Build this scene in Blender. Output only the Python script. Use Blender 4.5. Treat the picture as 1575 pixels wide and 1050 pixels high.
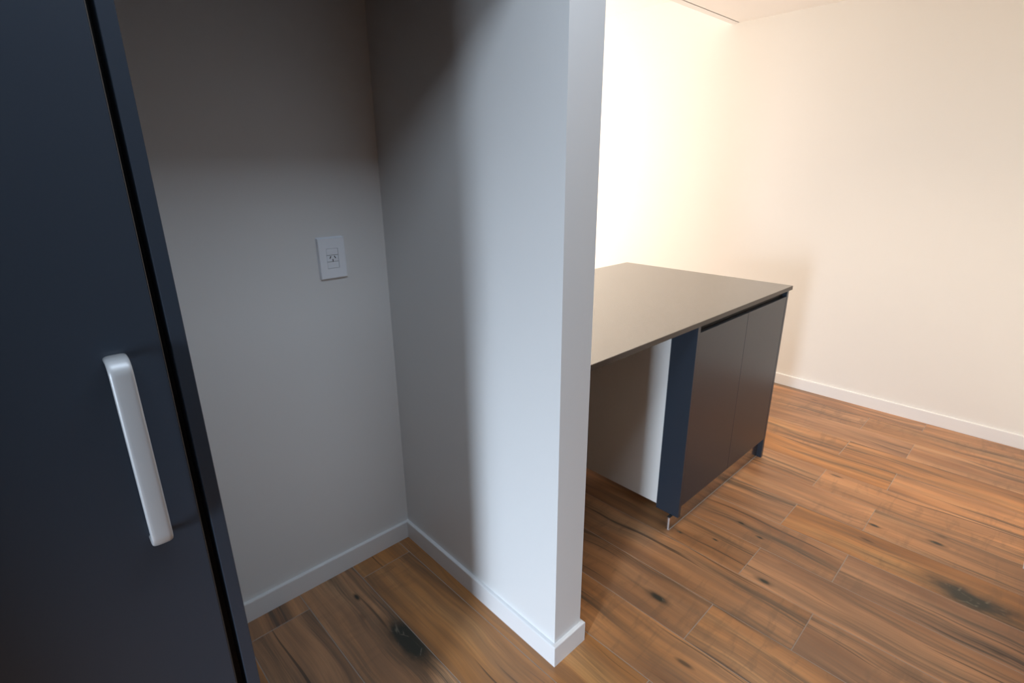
import bpy, bmesh, math, random
from mathutils import Vector, Matrix

for o in list(bpy.data.objects):
    bpy.data.objects.remove(o, do_unlink=True)
scene = bpy.context.scene
C = scene.collection
S = 1.415                      # metres per unit of camera height

# ------------------------------------------------------------------ camera
FPX, YAW, PITCH, ROLL = 798.09, 0.74832, 0.31896, -0.00837
F = Vector((math.sin(YAW)*math.cos(PITCH), math.cos(YAW)*math.cos(PITCH), -math.sin(PITCH)))
Rt = Vector((math.cos(YAW), -math.sin(YAW), 0)); Up = Rt.cross(F)
R2 = math.cos(ROLL)*Rt + math.sin(ROLL)*Up
U2 = -math.sin(ROLL)*Rt + math.cos(ROLL)*Up
cd = bpy.data.cameras.new('camera'); cam = bpy.data.objects.new('camera', cd); C.objects.link(cam)
cd.sensor_width = 36; cd.lens = FPX*36/1575; cd.clip_start = 0.02
cam.matrix_world = Matrix(((R2.x, U2.x, -F.x, 0), (R2.y, U2.y, -F.y, 0), (R2.z, U2.z, -F.z, S), (0, 0, 0, 1)))
scene.camera = cam

# ------------------------------------------------------------------ world, lights, exposure
w = bpy.data.worlds.new('world'); scene.world = w; w.use_nodes = True
w.node_tree.nodes['Background'].inputs[0].default_value = (0.86, 0.92, 1.0, 1)
w.node_tree.nodes['Background'].inputs[1].default_value = 1.0

def area(name, loc, direction, sx, sy, power, col):
    l = bpy.data.lights.new(name, 'AREA'); l.shape = 'RECTANGLE'; l.size = sx; l.size_y = sy
    l.energy = power; l.color = col
    o = bpy.data.objects.new(name, l); C.objects.link(o); o.location = loc
    o.rotation_euler = Vector(direction).to_track_quat('-Z', 'Y').to_euler()
    return o
COOL = (0.71, 0.84, 1.0)
WARM = (1.0, 0.89, 0.76)
# daylight at the left window, a ceiling strip over the niche front, warm light of the dining end, an added floor fill
dl = area('daylight_left', (-2.12, -0.17, .80), (1, .42, -.46), 0.34, 1.1, 31, COOL)
dl.data.spread = math.radians(82)
area('ceiling_strip', (0.33, 0.33, 2.28), (0, 0, -1), 1.5, 0.34, 15, (0.70, 0.84, 1.0))
area('warm_far', (2.3, 4.35, 1.3), (0, -1, 0), 2.2, 2.0, 110, WARM)
wc = area('warm_floor_fill', (2.5, 0.55, 2.27), (0, 0, -1), 0.6, 0.6, 7, (1.0, .80, .58))  # added overhead fill to brighten the floor, no known fitting
wc.data.spread = math.radians(100)

vs = scene.view_settings
vs.view_transform = 'Standard'; vs.look = 'None'; vs.gamma = 1; vs.use_curve_mapping = False
vs.exposure = 0.0

# ------------------------------------------------------------------ helpers
def tag(o, label=None, cat=None, group=None, kind=None):
    if label: o['label'] = label
    if cat: o['category'] = cat
    if group: o['group'] = group
    if kind: o['kind'] = kind
    return o
def link(name, me, mat, parent=None):
    o = bpy.data.objects.new(name, me); C.objects.link(o)
    if mat is not None: me.materials.append(mat)
    if parent is not None: o.parent = parent
    return o
def from_bm(name, bm, mat, parent=None, smooth=False):
    bmesh.ops.recalc_face_normals(bm, faces=bm.faces)
    me = bpy.data.meshes.new(name); bm.to_mesh(me); bm.free()
    if smooth:
        for p in me.polygons: p.use_smooth = True
    return link(name, me, mat, parent)
def add_box(bm, x0, x1, y0, y1, z0, z1, bevel=0.0, seg=2):
    r = bmesh.ops.create_cube(bm, size=1)
    vsx = r['verts']
    for v in vsx:
        v.co = Vector((x0+(v.co.x+.5)*(x1-x0), y0+(v.co.y+.5)*(y1-y0), z0+(v.co.z+.5)*(z1-z0)))
    if bevel:
        es = set(e for v in vsx for e in v.link_edges)
        bmesh.ops.bevel(bm, geom=list(es), offset=bevel, segments=seg, affect='EDGES', profile=.5)
def box(name, b, mat, parent=None, bevel=0.0, seg=2):
    bm = bmesh.new(); add_box(bm, *b, bevel=bevel, seg=seg)
    return from_bm(name, bm, mat, parent)
def empty(name, loc=(0, 0, 0)):
    o = bpy.data.objects.new(name, None); C.objects.link(o); o.location = loc; o.empty_display_size = .1
    return o
def struct(o): o['kind'] = 'structure'; return o

# ------------------------------------------------------------------ materials
def newmat(name):
    m = bpy.data.materials.new(name); m.use_nodes = True
    nt = m.node_tree; b = nt.nodes['Principled BSDF']
    return m, nt, b
def setp(b, **k):
    for a, v in k.items():
        b.inputs[a.replace('_', ' ')].default_value = v
def N(nt, t, **k):
    n = nt.nodes.new(t)
    for a, v in k.items(): setattr(n, a, v)
    return n
def math_(nt, op, a, b=None, c=None, clamp=False):
    n = N(nt, 'ShaderNodeMath', operation=op); n.use_clamp = clamp
    for i, x in enumerate((a, b, c)):
        if x is None: continue
        if isinstance(x, (int, float)): n.inputs[i].default_value = x
        else: nt.links.new(x, n.inputs[i])
    return n.outputs[0]
def ramp(nt, fac, stops, interp='LINEAR'):
    n = N(nt, 'ShaderNodeValToRGB'); cr = n.color_ramp; cr.interpolation = interp
    while len(cr.elements) > 1: cr.elements.remove(cr.elements[-1])
    for i, (p, c) in enumerate(stops):
        e = cr.elements[0] if i == 0 else cr.elements.new(p)
        e.position = p; e.color = (c[0], c[1], c[2], 1) if not isinstance(c, (int, float)) else (c, c, c, 1)
    nt.links.new(fac, n.inputs[0]); return n.outputs[0]
def mix(nt, fac, a, b, blend='MIX'):
    n = N(nt, 'ShaderNodeMix', data_type='RGBA', blend_type=blend)
    for s, x in ((n.inputs[0], fac), (n.inputs[6], a), (n.inputs[7], b)):
        if isinstance(x, (int, float)): s.default_value = x
        elif isinstance(x, tuple): s.default_value = (*x, 1)
        else: nt.links.new(x, s)
    return n.outputs[2]
def noise(nt, vec, scale=5, detail=2, rough=.5, dist=0, dim='3D', w_=None):
    n = N(nt, 'ShaderNodeTexNoise', noise_dimensions=dim)
    n.inputs['Scale'].default_value = scale; n.inputs['Detail'].default_value = detail
    n.inputs['Roughness'].default_value = rough; n.inputs['Distortion'].default_value = dist
    nt.links.new(vec, n.inputs['Vector'])
    if w_ is not None: nt.links.new(w_, n.inputs['W'])
    return n.outputs['Fac']
def mapping(nt, vec, scale=(1, 1, 1), loc=(0, 0, 0)):
    n = N(nt, 'ShaderNodeMapping'); n.inputs['Scale'].default_value = scale; n.inputs['Location'].default_value = loc
    nt.links.new(vec, n.inputs[0]); return n.outputs[0]

def paint(name, col, rough, var=.03, bump=.06):
    m, nt, b = newmat(name)
    tc = N(nt, 'ShaderNodeTexCoord').outputs['Object']
    n1 = noise(nt, tc, 1.3, 3)
    c2 = tuple(x*(1-var) for x in col)
    nt.links.new(mix(nt, n1, c2, col), b.inputs['Base Color'])
    setp(b, Roughness=rough)
    if bump:
        n2 = noise(nt, tc, 260, 2)
        bp = N(nt, 'ShaderNodeBump'); bp.inputs['Strength'].default_value = bump; bp.inputs['Distance'].default_value = .001
        nt.links.new(n2, bp.inputs['Height']); nt.links.new(bp.outputs[0], b.inputs['Normal'])
    return m
M = {}
M['wall'] = paint('wall_paint', (.80, .80, .79), .42)
M['darkwall'] = paint('bounce_cut_paint', (.12, .13, .15), .5)  # unseen walls, colour made dark to cut bounce light
M['wall_r'] = paint('dining_wall_paint', (.82, .80, .76), .5)
M['ceiling'] = paint('ceiling_paint', (.9, .89, .87), .7)
M['trimw'] = paint('baseboard_enamel', (.82, .82, .82), .35, .02, .0)
M['white_lam'] = paint('white_laminate', (.78, .77, .74), .4, .01, .0)
M['navy'] = paint('navy_laminate', (.028, .038, .054), .33, .1, .03)
M['gap'] = paint('recess_shade_black', (.006, .006, .007), .6, .1, 0)  # near-black colour standing in for shade inside gaps and recesses
M['counter'] = paint('taupe_quartz', (.10, .09, .078), .22, .06, 0)
M['counter'].node_tree.nodes['Principled BSDF'].inputs['IOR'].default_value = 3.0
M['ctedge'] = paint('counter_edge_shade', (.060, .051, .043), .4, .06, 0)  # darkened counter colour for the less lit edge
M['plastic'] = paint('socket_plastic', (.90, .93, .98), .35, .01, 0)
M['slot'] = paint('slot_black', (.01, .01, .01), .6, .1, 0)
M['grout'] = paint('grout', (.40, .34, .29), .8, .15, .1)
M['seal'] = paint('clear_seal', (.42, .36, .32), .3, .1, 0)
M['edgeband'] = paint('raw_edge_band', (.09, .075, .065), .5, .1, 0)
m, nt, b = newmat('satin_nickel'); M['nickel'] = m
setp(b, Base_Color=(.46, .47, .48, 1), Metallic=.3, Roughness=.38)
tc = N(nt, 'ShaderNodeTexCoord').outputs['Object']
n2 = noise(nt, mapping(nt, tc, (900, 900, 30)), 1, 2)
nt.links.new(math_(nt, 'MULTIPLY_ADD', n2, .12, .38), b.inputs['Roughness'])
m, nt, b = newmat('brushed_aluminium'); M['alu'] = m
tc = N(nt, 'ShaderNodeTexCoord').outputs['Object']
n2 = noise(nt, mapping(nt, tc, (8, 300, 300)), 1, 2)
nt.links.new(math_(nt, 'MULTIPLY_ADD', n2, .15, .12), b.inputs['Roughness'])
setp(b, Base_Color=(.40, .35, .31, 1), Metallic=.95)
m, nt, b = newmat('alu_edge'); M['aluedge'] = m
n2 = noise(nt, N(nt, 'ShaderNodeTexCoord').outputs['Object'], 40, 2)
nt.links.new(math_(nt, 'MULTIPLY_ADD', n2, .1, .3), b.inputs['Roughness'])
setp(b, Base_Color=(.8, .8, .82, 1), Metallic=.6)

m, nt, b = newmat('window_glass'); M['glass'] = m
setp(b, Base_Color=(.95, .97, 1, 1), Roughness=.02, Transmission_Weight=1.0)
nt.links.new(math_(nt, 'MULTIPLY', noise(nt, N(nt, 'ShaderNodeTexCoord').outputs['Object'], 3, 2), .03), b.inputs['Roughness'])

def wood():
    m, nt, b = newmat('wood_look_porcelain')
    L = nt.links
    tc = N(nt, 'ShaderNodeTexCoord').outputs['Object']
    def attr(n):
        a = N(nt, 'ShaderNodeAttribute', attribute_type='OBJECT', attribute_name=n); return a
    seed = attr('seed').outputs['Fac']
    sv = N(nt, 'ShaderNodeCombineXYZ'); L.new(math_(nt, 'MULTIPLY', seed, 37.0), sv.inputs[0]); L.new(math_(nt, 'MULTIPLY', seed, 91.0), sv.inputs[1])
    L.new(math_(nt, 'MULTIPLY', seed, 13.0), sv.inputs[2])
    va = N(nt, 'ShaderNodeVectorMath', operation='ADD'); L.new(tc, va.inputs[0]); L.new(sv.outputs[0], va.inputs[1])
    P = va.outputs[0]
    # slow wander so that the grain bends along the board
    wander = noise(nt, mapping(nt, P, (2.5, 1.6, 1)), 1, 2)
    dv = N(nt, 'ShaderNodeCombineXYZ'); L.new(math_(nt, 'MULTIPLY', math_(nt, 'SUBTRACT', wander, .5), .10), dv.inputs[0])
    vb = N(nt, 'ShaderNodeVectorMath', operation='ADD'); L.new(P, vb.inputs[0]); L.new(dv.outputs[0], vb.inputs[1])
    Q = vb.outputs[0]
    broad = noise(nt, mapping(nt, Q, (9, 1.1, 1)), 1, 3, .55)
    col = ramp(nt, broad, [(.30, (.25, .105, .040)), (.43, (.40, .178, .064)), (.56, (.53, .245, .091)), (.72, (.57, .31, .132))])
    bands = noise(nt, mapping(nt, Q, (34, 1.5, 1)), 1, 4, .6)
    col = mix(nt, ramp(nt, bands, [(.42, .0), (.62, .55)]), col, (.235, .125, .065))
    fine = noise(nt, mapping(nt, Q, (190, 5, 1)), 1, 3, .6)
    col = mix(nt, ramp(nt, fine, [(.45, .0), (.75, .34)]), col, (.19, .105, .058))
    # grey-black mineral streaks running with the grain
    st = noise(nt, mapping(nt, Q, (13, .75, 1)), 1, 2, .5, .2)
    st2 = noise(nt, mapping(nt, Q, (85, 2.2, 1)), 1, 4, .65)
    sm = math_(nt, 'MULTIPLY', ramp(nt, st, [(.52, 0), (.66, 1)]), ramp(nt, st2, [(.40, .12), (.56, 1)]))
    col = mix(nt, math_(nt, 'MULTIPLY', sm, .80), col, (.075, .058, .042))
    th = noise(nt, mapping(nt, Q, (48, 1.0, 1), (5, 3, 0)), 1, 2, .5)
    col = mix(nt, ramp(nt, th, [(.655, 0), (.70, .75)]), col, (.06, .04, .027))
    # pale cross figure on some boards
    fg = noise(nt, mapping(nt, P, (7, 26, 1)), 1, 3, .6, .6)
    fm = math_(nt, 'MULTIPLY', ramp(nt, fg, [(.52, 0), (.64, .35)]), ramp(nt, noise(nt, mapping(nt, P, (2.2, 1.3, 1), (9, 1, 0)), 1, 1), [(.50, 0), (.60, 1)]))
    col = mix(nt, fm, col, (.17, .095, .05))
    # tone of the whole board
    tone = attr('tone').outputs['Fac']
    hsv = N(nt, 'ShaderNodeHueSaturation'); L.new(col, hsv.inputs['Color']); L.new(tone, hsv.inputs['Value'])
    L.new(attr('sat').outputs['Fac'], hsv.inputs['Saturation'])
    col = hsv.outputs[0]
    # small random specks
    vo = N(nt, 'ShaderNodeTexVoronoi'); vo.inputs['Scale'].default_value = 1; L.new(mapping(nt, Q, (11, 3.2, 1)), vo.inputs['Vector'])
    spk = ramp(nt, vo.outputs['Distance'], [(.05, 1), (.12, 0)])
    spk = math_(nt, 'MULTIPLY', spk, ramp(nt, noise(nt, mapping(nt, P, (3, 1.2, 1)), 1, 1), [(.56, 0), (.60, .8)]))
    col = mix(nt, spk, col, (.05, .033, .02))
    # up to three explicit knots per board, set by object properties
    sep = N(nt, 'ShaderNodeSeparateXYZ'); L.new(tc, sep.inputs[0])
    nx = noise(nt, mapping(nt, P, (15, 6, 1)), 1, 4, .62)
    ny = noise(nt, mapping(nt, P, (40, 9, 1), (3, 7, 0)), 1, 3, .6)
    for kk in ('knot_a', 'knot_b', 'knot_c'):
        kn = attr(kk).outputs['Vector']; ks = N(nt, 'ShaderNodeSeparateXYZ'); L.new(kn, ks.inputs[0])
        ksz = ks.outputs[2]
        dx = math_(nt, 'DIVIDE', math_(nt, 'SUBTRACT', sep.outputs[0], ks.outputs[0]), math_(nt, 'MULTIPLY', ksz, .40))
        dy = math_(nt, 'DIVIDE', math_(nt, 'SUBTRACT', sep.outputs[1], ks.outputs[1]), ksz)
        r = math_(nt, 'SQRT', math_(nt, 'ADD', math_(nt, 'MULTIPLY', dx, dx), math_(nt, 'MULTIPLY', dy, dy)))
        r = math_(nt, 'ADD', r, math_(nt, 'MULTIPLY', math_(nt, 'SUBTRACT', nx, .5), 1.7))
        r = math_(nt, 'ADD', r, math_(nt, 'MULTIPLY', math_(nt, 'SUBTRACT', ny, .5), .6))
        rh = math_(nt, 'MULTIPLY', r, .4)
        halo = ramp(nt, rh, [(.20, .85), (.85, 0)], 'EASE')
        col = mix(nt, halo, col, (.10, .060, .033))
        core = ramp(nt, rh, [(.18, 1), (.48, 0)], 'EASE')
        col = mix(nt, math_(nt, 'MULTIPLY', core, .95), col, (.022, .024, .018))
        if kk == 'knot_a':
            vk = N(nt, 'ShaderNodeTexVoronoi', feature='DISTANCE_TO_EDGE'); vk.inputs['Scale'].default_value = 1
            L.new(mapping(nt, Q, (26, 14, 1)), vk.inputs['Vector'])
            crack = math_(nt, 'MULTIPLY', ramp(nt, vk.outputs['Distance'], [(.0, 1), (.045, 0)]), math_(nt, 'MULTIPLY', core, ramp(nt, ny, [(.46, 0), (.54, .5)])))
            col = mix(nt, crack, col, (.30, .26, .19))
    L.new(col, b.inputs['Base Color'])
    L.new(math_(nt, 'MULTIPLY_ADD', bands, .18, .30), b.inputs['Roughness'])
    bp = N(nt, 'ShaderNodeBump'); bp.inputs['Strength'].default_value = .12; bp.inputs['Distance'].default_value = .0008
    L.new(math_(nt, 'ADD', fine, math_(nt, 'MULTIPLY', sm, -.6)), bp.inputs['Height']); L.new(bp.outputs[0], b.inputs['Normal'])
    return m
M['wood'] = wood()

# ------------------------------------------------------------------ plan (metres)
YB = 1.126*S           # niche back wall
XP, XQ = .6324*S, .7146*S   # partition faces
YE = .557*S            # partition end
XR = 2.5505*S          # right wall
HB, TB = .0517*S, .0085*S
ZC, ZC2 = 1.6176*S, 1.773*S
XL, YF, YD = -2.2, -2.0, 4.45
YT = 1.236*S           # edge of the lower ceiling

# ------------------------------------------------------------------ floor with planks
floor = struct(box('floor', (XL-.12, XR+.12, YF-.12, YD+.12, -.08, -.0008), M['grout']))
TH = .015
PW, PL, GAP = .2, 1.2, .0020
rng = random.Random(7)
pmesh_cache = {}
def plank_mesh(wx, ly):
    k = (round(wx, 3), round(ly, 3))
    if k in pmesh_cache: return pmesh_cache[k]
    bm = bmesh.new()
    add_box(bm, -wx/2, wx/2, -ly/2, ly/2, -.008, 0, bevel=.0009, seg=1)
    bmesh.ops.recalc_face_normals(bm, faces=bm.faces)
    me = bpy.data.meshes.new('plank'); bm.to_mesh(me); bm.free(); me.materials.append(M['wood'])
    pmesh_cache[k] = me; return me
X0, Y0 = .886*S, .397*S    # anchor of seam b, at y = .40
ct, stt = math.cos(TH), math.sin(TH)
def floor_uv(x, y):        # world to plank grid
    dx, dy = x-X0, y-Y0
    return dx*ct+dy*stt, -dx*stt+dy*ct
def floor_xy(u, v): return X0+u*ct-v*stt, Y0+u*stt+v*ct
knots = [  # knots printed on the boards: floor x, y (in units of S) and size in metres
    (1.495, -.03, .115), (.436, .82, .095), (.949, .502, .030), (.41, 1.014, .014), (1.375, .487, .011),
    (1.35, .423, .012), (1.206, .592, .011), (1.249, .505, .009), (1.19, .345, .022), (1.645, .213, .018), (1.682, .074, .022)]
for r in range(-19, 17):
    off = (.386-.40)*S + .02 if r % 2 == 0 else (.212-.40)*S + .015
    for k in range(-4, 5):
        u0, v1 = r*PW, off + k*PL
        v0 = v1 - PL
        uc, vc = u0+PW/2, (v0+v1)/2
        x, y = floor_xy(uc, vc)
        if x < XL-.05 or x > XR+.05 or y < YF-.5 or y > YD+.5: continue
        # trim boards to the floor slab
        a0 = max(v0, floor_uv(x, YF)[1]); a1 = min(v1, floor_uv(x, YD)[1])
        if a1-a0 < .05: continue
        lx, ly = PW-GAP, (a1-a0)-GAP
        o = bpy.data.objects.new('plank', plank_mesh(lx, ly)); C.objects.link(o); o.parent = floor
        x, y = floor_xy(uc, (a0+a1)/2)
        o.location = (x, y, rng.uniform(-.0002, .0002)); o.rotation_euler = (0, 0, TH)
        o['seed'] = rng.random(); o['tone'] = rng.uniform(.88, 1.12); o['sat'] = rng.uniform(.88, 1.05)
        mine = []
        for (kx, ky, sz) in knots:
            ku, kv = floor_uv(kx*S, ky*S)
            if u0 <= ku < u0+PW and v0 <= kv < v1: mine.append((ku-uc, kv-(a0+a1)/2, sz))
        mine.sort(key=lambda q: -q[2])
        for i, kk in enumerate(('knot_a', 'knot_b', 'knot_c')):
            o[kk] = mine[i] if i < len(mine) else (50.0, 50.0, .03)

# ------------------------------------------------------------------ walls, ceilings
H = ZC2
HK = 2.30          # ceiling of the kitchen side
def wall(name, b, mat): return struct(box(name, b, mat))
wall('wall_niche', (XL, XP, YB, YB+.12, 0, HK), M['wall'])
wall('wall_partition', (XP, XQ, YE, YD, 0, HK), M['wall'])
wall('wall_bulkhead', (XQ-.1, XQ, YF, YE, ZC, HK), M['wall'])
wall('wall_right', (XR, XR+.12, YF, YD, 0, H), M['wall_r'])
# far wall with the window opening of the dining end
fw = bmesh.new()
add_box(fw, XQ, 1.15, YD, YD+.12, 0, H); add_box(fw, 3.45, XR, YD, YD+.12, 0, H)
add_box(fw, 1.15, 3.45, YD, YD+.12, 0, .25); add_box(fw, 1.15, 3.45, YD, YD+.12, 2.35, H)
struct(from_bm('wall_far', fw, M['wall_r']))
lw = bmesh.new()
WY0, WY1 = -.40, .02
add_box(lw, XL-.12, XL, YF, WY0, 0, HK); add_box(lw, XL-.12, XL, WY1, YB, 0, HK)
add_box(lw, XL-.12, XL, WY0, WY1, 2.1, HK); add_box(lw, XL-.12, XL, WY0, WY1, 0, .25)
struct(from_bm('wall_left', lw, M['darkwall']))
wall('shade_pier', (-.68, -.57, .53, YB, 0, HK), M['wall'])  # unseen pier, added to keep window light off the tall door
rw = bmesh.new(); add_box(rw, XL, XR, YF-.12, YF, 0, HK)
struct(from_bm('wall_rear', rw, M['darkwall']))
# short return of wall just outside the right of the view
XS, YS = 1.7235*S, -.1*S
wall('wall_return', (XS+TB, XR, YS-TB-.115, YS-TB, 0, ZC), M['wall_r'])

struct(box('ceiling', (XQ, XR, YF, YT, ZC, ZC+.06), M['ceiling']))
struct(box('ceiling_4', (XL, XQ, YF, YB+.12, HK, HK+.06), M['ceiling']))
struct(box('ceiling_2', (XQ, XR, YT-.25, YD, ZC2, ZC2+.06), M['ceiling']))
# edge board of the lower ceiling, a black strip painted as the shadow gap in front of it
struct(box('trim_1', (XQ, XR, YT+.006, YT+.052, ZC-.002, ZC2), M['trimw'], bevel=.0015))
struct(box('shadow_gap_strip', (XQ, XR, YT-.02, YT+.006, ZC+.012, ZC2), M['gap']))
# overhead cabinet inferred from its shadow in the niche, above the frame
struct(box('overhead_cabinet', (.0936*S, XP, YE+.03, YB, 1.345*S, HK), M['navy']))

# baseboards: extruded profile along a mitred path
def baseboard(name, path, side=1):
    # path of wall-line points; profile offset to the right-hand side times side
    bm = bmesh.new(); pts = [Vector((p[0], p[1], 0)) for p in path]
    prof = [(0, 0), (TB, 0), (TB, HB-.0035), (TB-.001, HB-.001), (TB-.0035, HB), (0, HB)]
    rings = []
    for i, p in enumerate(pts):
        d1 = (pts[i]-pts[i-1]).normalized() if i else (pts[1]-pts[0]).normalized()
        d2 = (pts[i+1]-pts[i]).normalized() if i < len(pts)-1 else d1
        n1 = Vector((d1.y, -d1.x, 0))*side; n2 = Vector((d2.y, -d2.x, 0))*side
        n = (n1+n2); n = n/ (n.dot(n1) if n.dot(n1) else 1)
        rings.append([bm.verts.new(p+n*a+Vector((0, 0, z))) for a, z in prof])
    for a, c in zip(rings, rings[1:]):
        for j in range(len(prof)):
            k = (j+1) % len(prof); bm.faces.new((a[j], a[k], c[k], c[j]))
    bm.faces.new(rings[0]); bm.faces.new(rings[-1][::-1])
    return struct(from_bm(name, bm, M['trimw']))
XCAB = .0936*S
baseboard('baseboard_niche', [(XCAB+.001, YB), (XP-TB, YB)], 1)
baseboard('baseboard_partition', [(XP, YB), (XP, YE), (XQ, YE), (XQ, YE+.05), (XQ, YD)], 1)
baseboard('baseboard_right', [(XR, YD), (XR, YS-TB+.001)], 1)
baseboard('baseboard_return', [(XR-TB-.001, YS-TB), (XS+TB, YS-TB), (XS+TB, YS-TB-.115)], 1)

# ------------------------------------------------------------------ window joinery behind the lights
def window(n, axis, c, a0, a1, z0, z1):
    e = empty('window_%d' % n, (0, 0, 0)); struct(e)
    bm = bmesh.new(); t = .05
    def bx(p0, p1, q0, q1):
        if axis == 'x': add_box(bm, c-.03, c+.03, p0, p1, q0, q1)
        else: add_box(bm, p0, p1, c-.03, c+.03, q0, q1)
    bx(a0, a0+t, z0, z1); bx(a1-t, a1, z0, z1); bx(a0+t, a1-t, z0, z0+t); bx(a0+t, a1-t, z1-t, z1)
    from_bm('window_frame', bm, M['trimw'], e)
    g = bmesh.new()
    if axis == 'x': add_box(g, c-.004, c+.004, a0+t, a1-t, z0+t, z1-t)
    else: add_box(g, a0+t, a1-t, c-.004, c+.004, z0+t, z1-t)
    from_bm('pane', g, M['glass'], e)
window(1, 'x', XL-.07, WY0, WY1, .25, 2.1)
window(2, 'y', YD+.07, 1.15, 3.45, .25, 2.35)

# ------------------------------------------------------------------ tall cabinet on the left
tall = tag(empty('tall_cabinet', (-.2, YE, 0)), 'tall dark navy cabinet with a long satin handle, left of the niche', 'cabinet')
def child(name, b, mat, root, bevel=0.0, parent=None):
    o = box(name, b, mat, None, bevel)
    p = parent or root
    o.parent = p
    o.matrix_parent_inverse = Matrix.Translation(-Vector(root.location)) if parent is None else Matrix.Identity(4)
    return o
XT0 = -.55
PT = .0131*S
child('side_panel', (XCAB-PT, XCAB, YE, YB-.002, .0, 2.2), M['navy'], tall, .0008)
child('side_panel', (XT0, XT0+PT, YE+.02, YB-.002, .0, 2.2), M['navy'], tall, .0008)
child('carcass', (XT0+PT, XCAB-PT, YE+.045, YB-.002, .09, 2.2), M['gap'], tall)
child('plinth', (XT0+PT, XCAB-PT, YE+.06, YE+.076, 0, .09), M['gap'], tall)
# door, hung a fraction of a degree out of true: the gap widens downwards
DG = .0114
pivot_z = .876*S
dxr = XCAB-PT-DG
dm = bmesh.new(); add_box(dm, -.600, 0, 0, .018, .10-pivot_z, 2.19-pivot_z, bevel=.0008)
door = from_bm('door', dm, M['navy'], tall)
door.location = (dxr+.2, .0, pivot_z); door.rotation_euler = (0, .0064, 0)
# thin paler edge banding on the door's free edge
em = bmesh.new(); add_box(em, .0001, .0012, .0006, .0175, .101-pivot_z, 2.189-pivot_z, bevel=.0003, seg=1)
eb = from_bm('edge_band', em, M['edgeband'], door)
# bow handle: flat bar with rounded section, bent back to the door at both ends
hb = bmesh.new()
HZ1, HZ0 = .8445*S-pivot_z, .659*S-pivot_z
hx = .0368*S-dxr
path = []
rad, off = .016, .032
for i in range(9):
    a = math.pi/2*i/8
    path.append((-off+rad-rad*math.sin(a), HZ1-rad+rad*math.cos(a), a))
path = [(0.0, HZ1, 0.0)] + path
half = [(y, z) for y, z, a in path]
low = [(y, HZ0+HZ1-z) for y, z in half[::-1]]
cl = half + low
W2, T2 = .0125, .0045
ring_n = 20
rings = []
for i, (y, z) in enumerate(cl):
    p0 = cl[max(i-1, 0)]; p1 = cl[min(i+1, len(cl)-1)]
    t = Vector((0, p1[0]-p0[0], p1[1]-p0[1])).normalized()
    n = Vector((1, 0, 0)).cross(t)
    ring = []
    for j in range(ring_n):
        a = 2*math.pi*j/ring_n
        ca, sa = math.cos(a), math.sin(a)
        px = W2*math.copysign(abs(ca)**.55, ca); pn = T2*math.copysign(abs(sa)**.8, sa)
        ring.append(hb.verts.new(Vector((hx+px, y, z)) + n*pn))
    rings.append(ring)
for a, c in zip(rings, rings[1:]):
    for j in range(ring_n):
        k = (j+1) % ring_n; hb.faces.new((a[j], a[k], c[k], c[j]))
hb.faces.new(rings[0]); hb.faces.new(rings[-1][::-1])
hd = from_bm('handle', hb, M['nickel'], door, True)
hd['label'] = 'satin silver bow handle'

# ------------------------------------------------------------------ power socket
SX, SZ = .4963*S, .8163*S
PWD, PHT = .0620*S, .0900*S
sk = tag(empty('power_socket', (SX, YB, SZ)), 'pale grey rectangular wall socket plate on the niche back wall', 'socket')
def rbox(name, x0, x1, y0, y1, z0, z1, mat, parent, bevel=.001):
    return box(name, (x0, x1, y0, y1, z0, z1), mat, parent, bevel)
# plate as a frame around the three modules
MW, MH = .0275*S, .0146*S*3
bm = bmesh.new()
def frame(bm, W, Hh, w_, h_, y0, y1, ch=.0025):
    def ring(W, Hh, y): return [bm.verts.new((sx*W/2, y, sz*Hh/2)) for sx, sz in ((-1, -1), (1, -1), (1, 1), (-1, 1))]
    rs = [ring(W, Hh, y1), ring(W, Hh, y0+ch), ring(W-2*ch, Hh-2*ch, y0), ring(w_, h_, y0), ring(w_, h_, y1)]
    for a, c in zip(rs, rs[1:]+rs[:1]):
        for j in range(4): k = (j+1) % 4; bm.faces.new((a[j], a[k], c[k], c[j]))
frame(bm, PWD, PHT, MW, MH, -.0095, -.0015)
from_bm('plate', bm, M['plastic'], sk)
rbox('mounting_base', -PWD/2-.0015, PWD/2-.003, -.0018, 0, -PHT/2+.002, PHT/2+.0035, M['plastic'], sk, .0004)
mh = MH/3
rbox('module_frame', -MW/2, MW/2, -.0030, -.0019, -MH/2, MH/2, M['slot'], sk, .0003)
for i in (-1, 0, 1):
    z0, z1 = i*mh-mh/2+.0007, i*mh+mh/2-.0007
    nm = 'socket_insert' if i == 0 else 'blank_cover'
    p = rbox(nm, -MW/2+.0009, MW/2-.0009, -.0088, -.002, z0, z1, M['plastic'], sk, .0005)
    if i == 0:
        for ang, x, z in ((-.5, -.0075, .0035), (.5, .0075, .0035), (0, 0, -.0062)):
            sm = bmesh.new(); add_box(sm, -.0013, .0013, -.0091, -.0085, -.0042, .0042)
            s_ = from_bm('slot', sm, M['slot'], p); s_.location = (x, 0, z); s_.rotation_euler = (0, ang*-1.0, 0)

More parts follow.
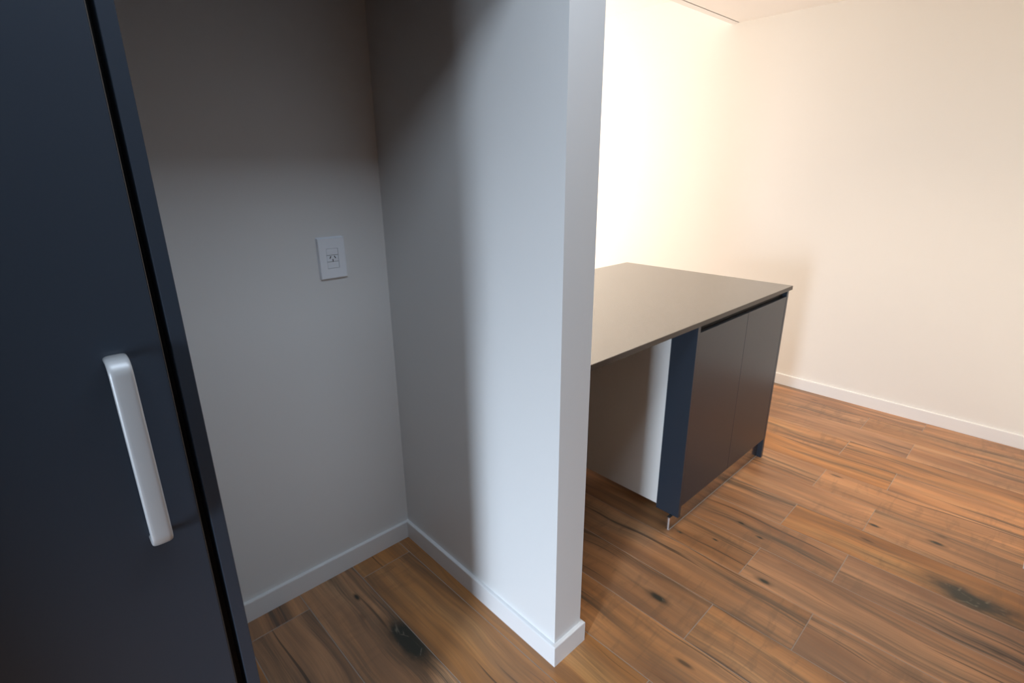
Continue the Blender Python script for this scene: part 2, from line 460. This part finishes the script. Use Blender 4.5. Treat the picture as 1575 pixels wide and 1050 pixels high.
# ------------------------------------------------------------------ peninsula
ctop = box('countertop', (XQ+.001, 1.828*S, .6015*S, 1.258*S, .6165*S, .630*S), M['counter'], None, .0012)
tag(ctop, 'dark taupe stone countertop running from the white partition', 'countertop')
XC1, ZT0, ZT1 = 1.828*S, .6165*S, .630*S
box('edge_shade_strip', (XQ+.001, XC1+.0006, .6015*S-.0006, .6015*S+.0012, ZT0+.0003, ZT1-.0009), M['ctedge'], ctop)['label'] = 'front edge in darkened counter colour'  # added strip, coloured darker so the edge shows less light than the top
box('edge_shade_strip', (XC1-.0012, XC1+.0006, .6015*S+.0013, 1.258*S, ZT0+.0003, ZT1-.0009), M['ctedge'], ctop)
cab = tag(empty('base_cabinet', (1.5*S, .6*S, 0)), 'dark two-door base cabinet under the taupe countertop', 'cabinet')
Yd = .6015*S
XA, XB = 1.2063*S, 1.8010*S
ZU = .6165*S
BK = 1.20*S
child('side_panel', (XA, XA+.018, Yd, .6740*S, .042*S, ZU), M['navy'], cab, .0006)['label'] = 'navy front strip of the open side'
child('carcass_side', (XA+.0015, XA+.0175, .6742*S, BK, .0555*S, ZU), M['white_lam'], cab)['label'] = 'white inner side board'
child('side_panel', (XB-.018, XB, Yd, BK, 0, ZU), M['navy'], cab, .0006)
child('back_panel', (XA+.018, XB-.018, BK-.016, BK, .075*S, ZU), M['white_lam'], cab)
child('bay_back', (XQ+.002, XA+.018, BK-.016, BK, .01, ZU), M['white_lam'], cab)
child('carcass_bottom', (XA+.018, XB-.018, Yd+.03, BK-.016, .075*S, .075*S+.016), M['white_lam'], cab)
child('finger_channel', (XA+.018, XB-.018, Yd+.021, Yd+.035, .56*S, ZU), M['gap'], cab)
xs = 1.5043*S
for a, c in ((XA+.0185, xs-.0008), (xs+.0008, XB-.0195)):
    child('door', (a, c, Yd+.0005, Yd+.0185, .0755*S, .5990*S), M['navy'], cab, .0008)
# metal plinth: low stub under the side strip, full height behind the doors
pb = bmesh.new()
YP = .6185*S
add_box(pb, 1.1905*S, XA+.018, YP, YP+.014, 0, .041*S)
add_box(pb, XA+.018, XB-.018, YP, YP+.014, 0, .0745*S)
pl = from_bm('plinth', pb, M['alu'], cab); pl.matrix_parent_inverse = Matrix.Translation(-Vector(cab.location))
child('plinth_edge', (1.1895*S, 1.1905*S+.0005, YP-.0006, YP+.006, 0, .041*S), M['aluedge'], cab)
child('plinth_seal', (1.1905*S, XB-.018, YP-.0022, YP, 0, .0018), M['seal'], cab)
bpy.context.view_layer.update()
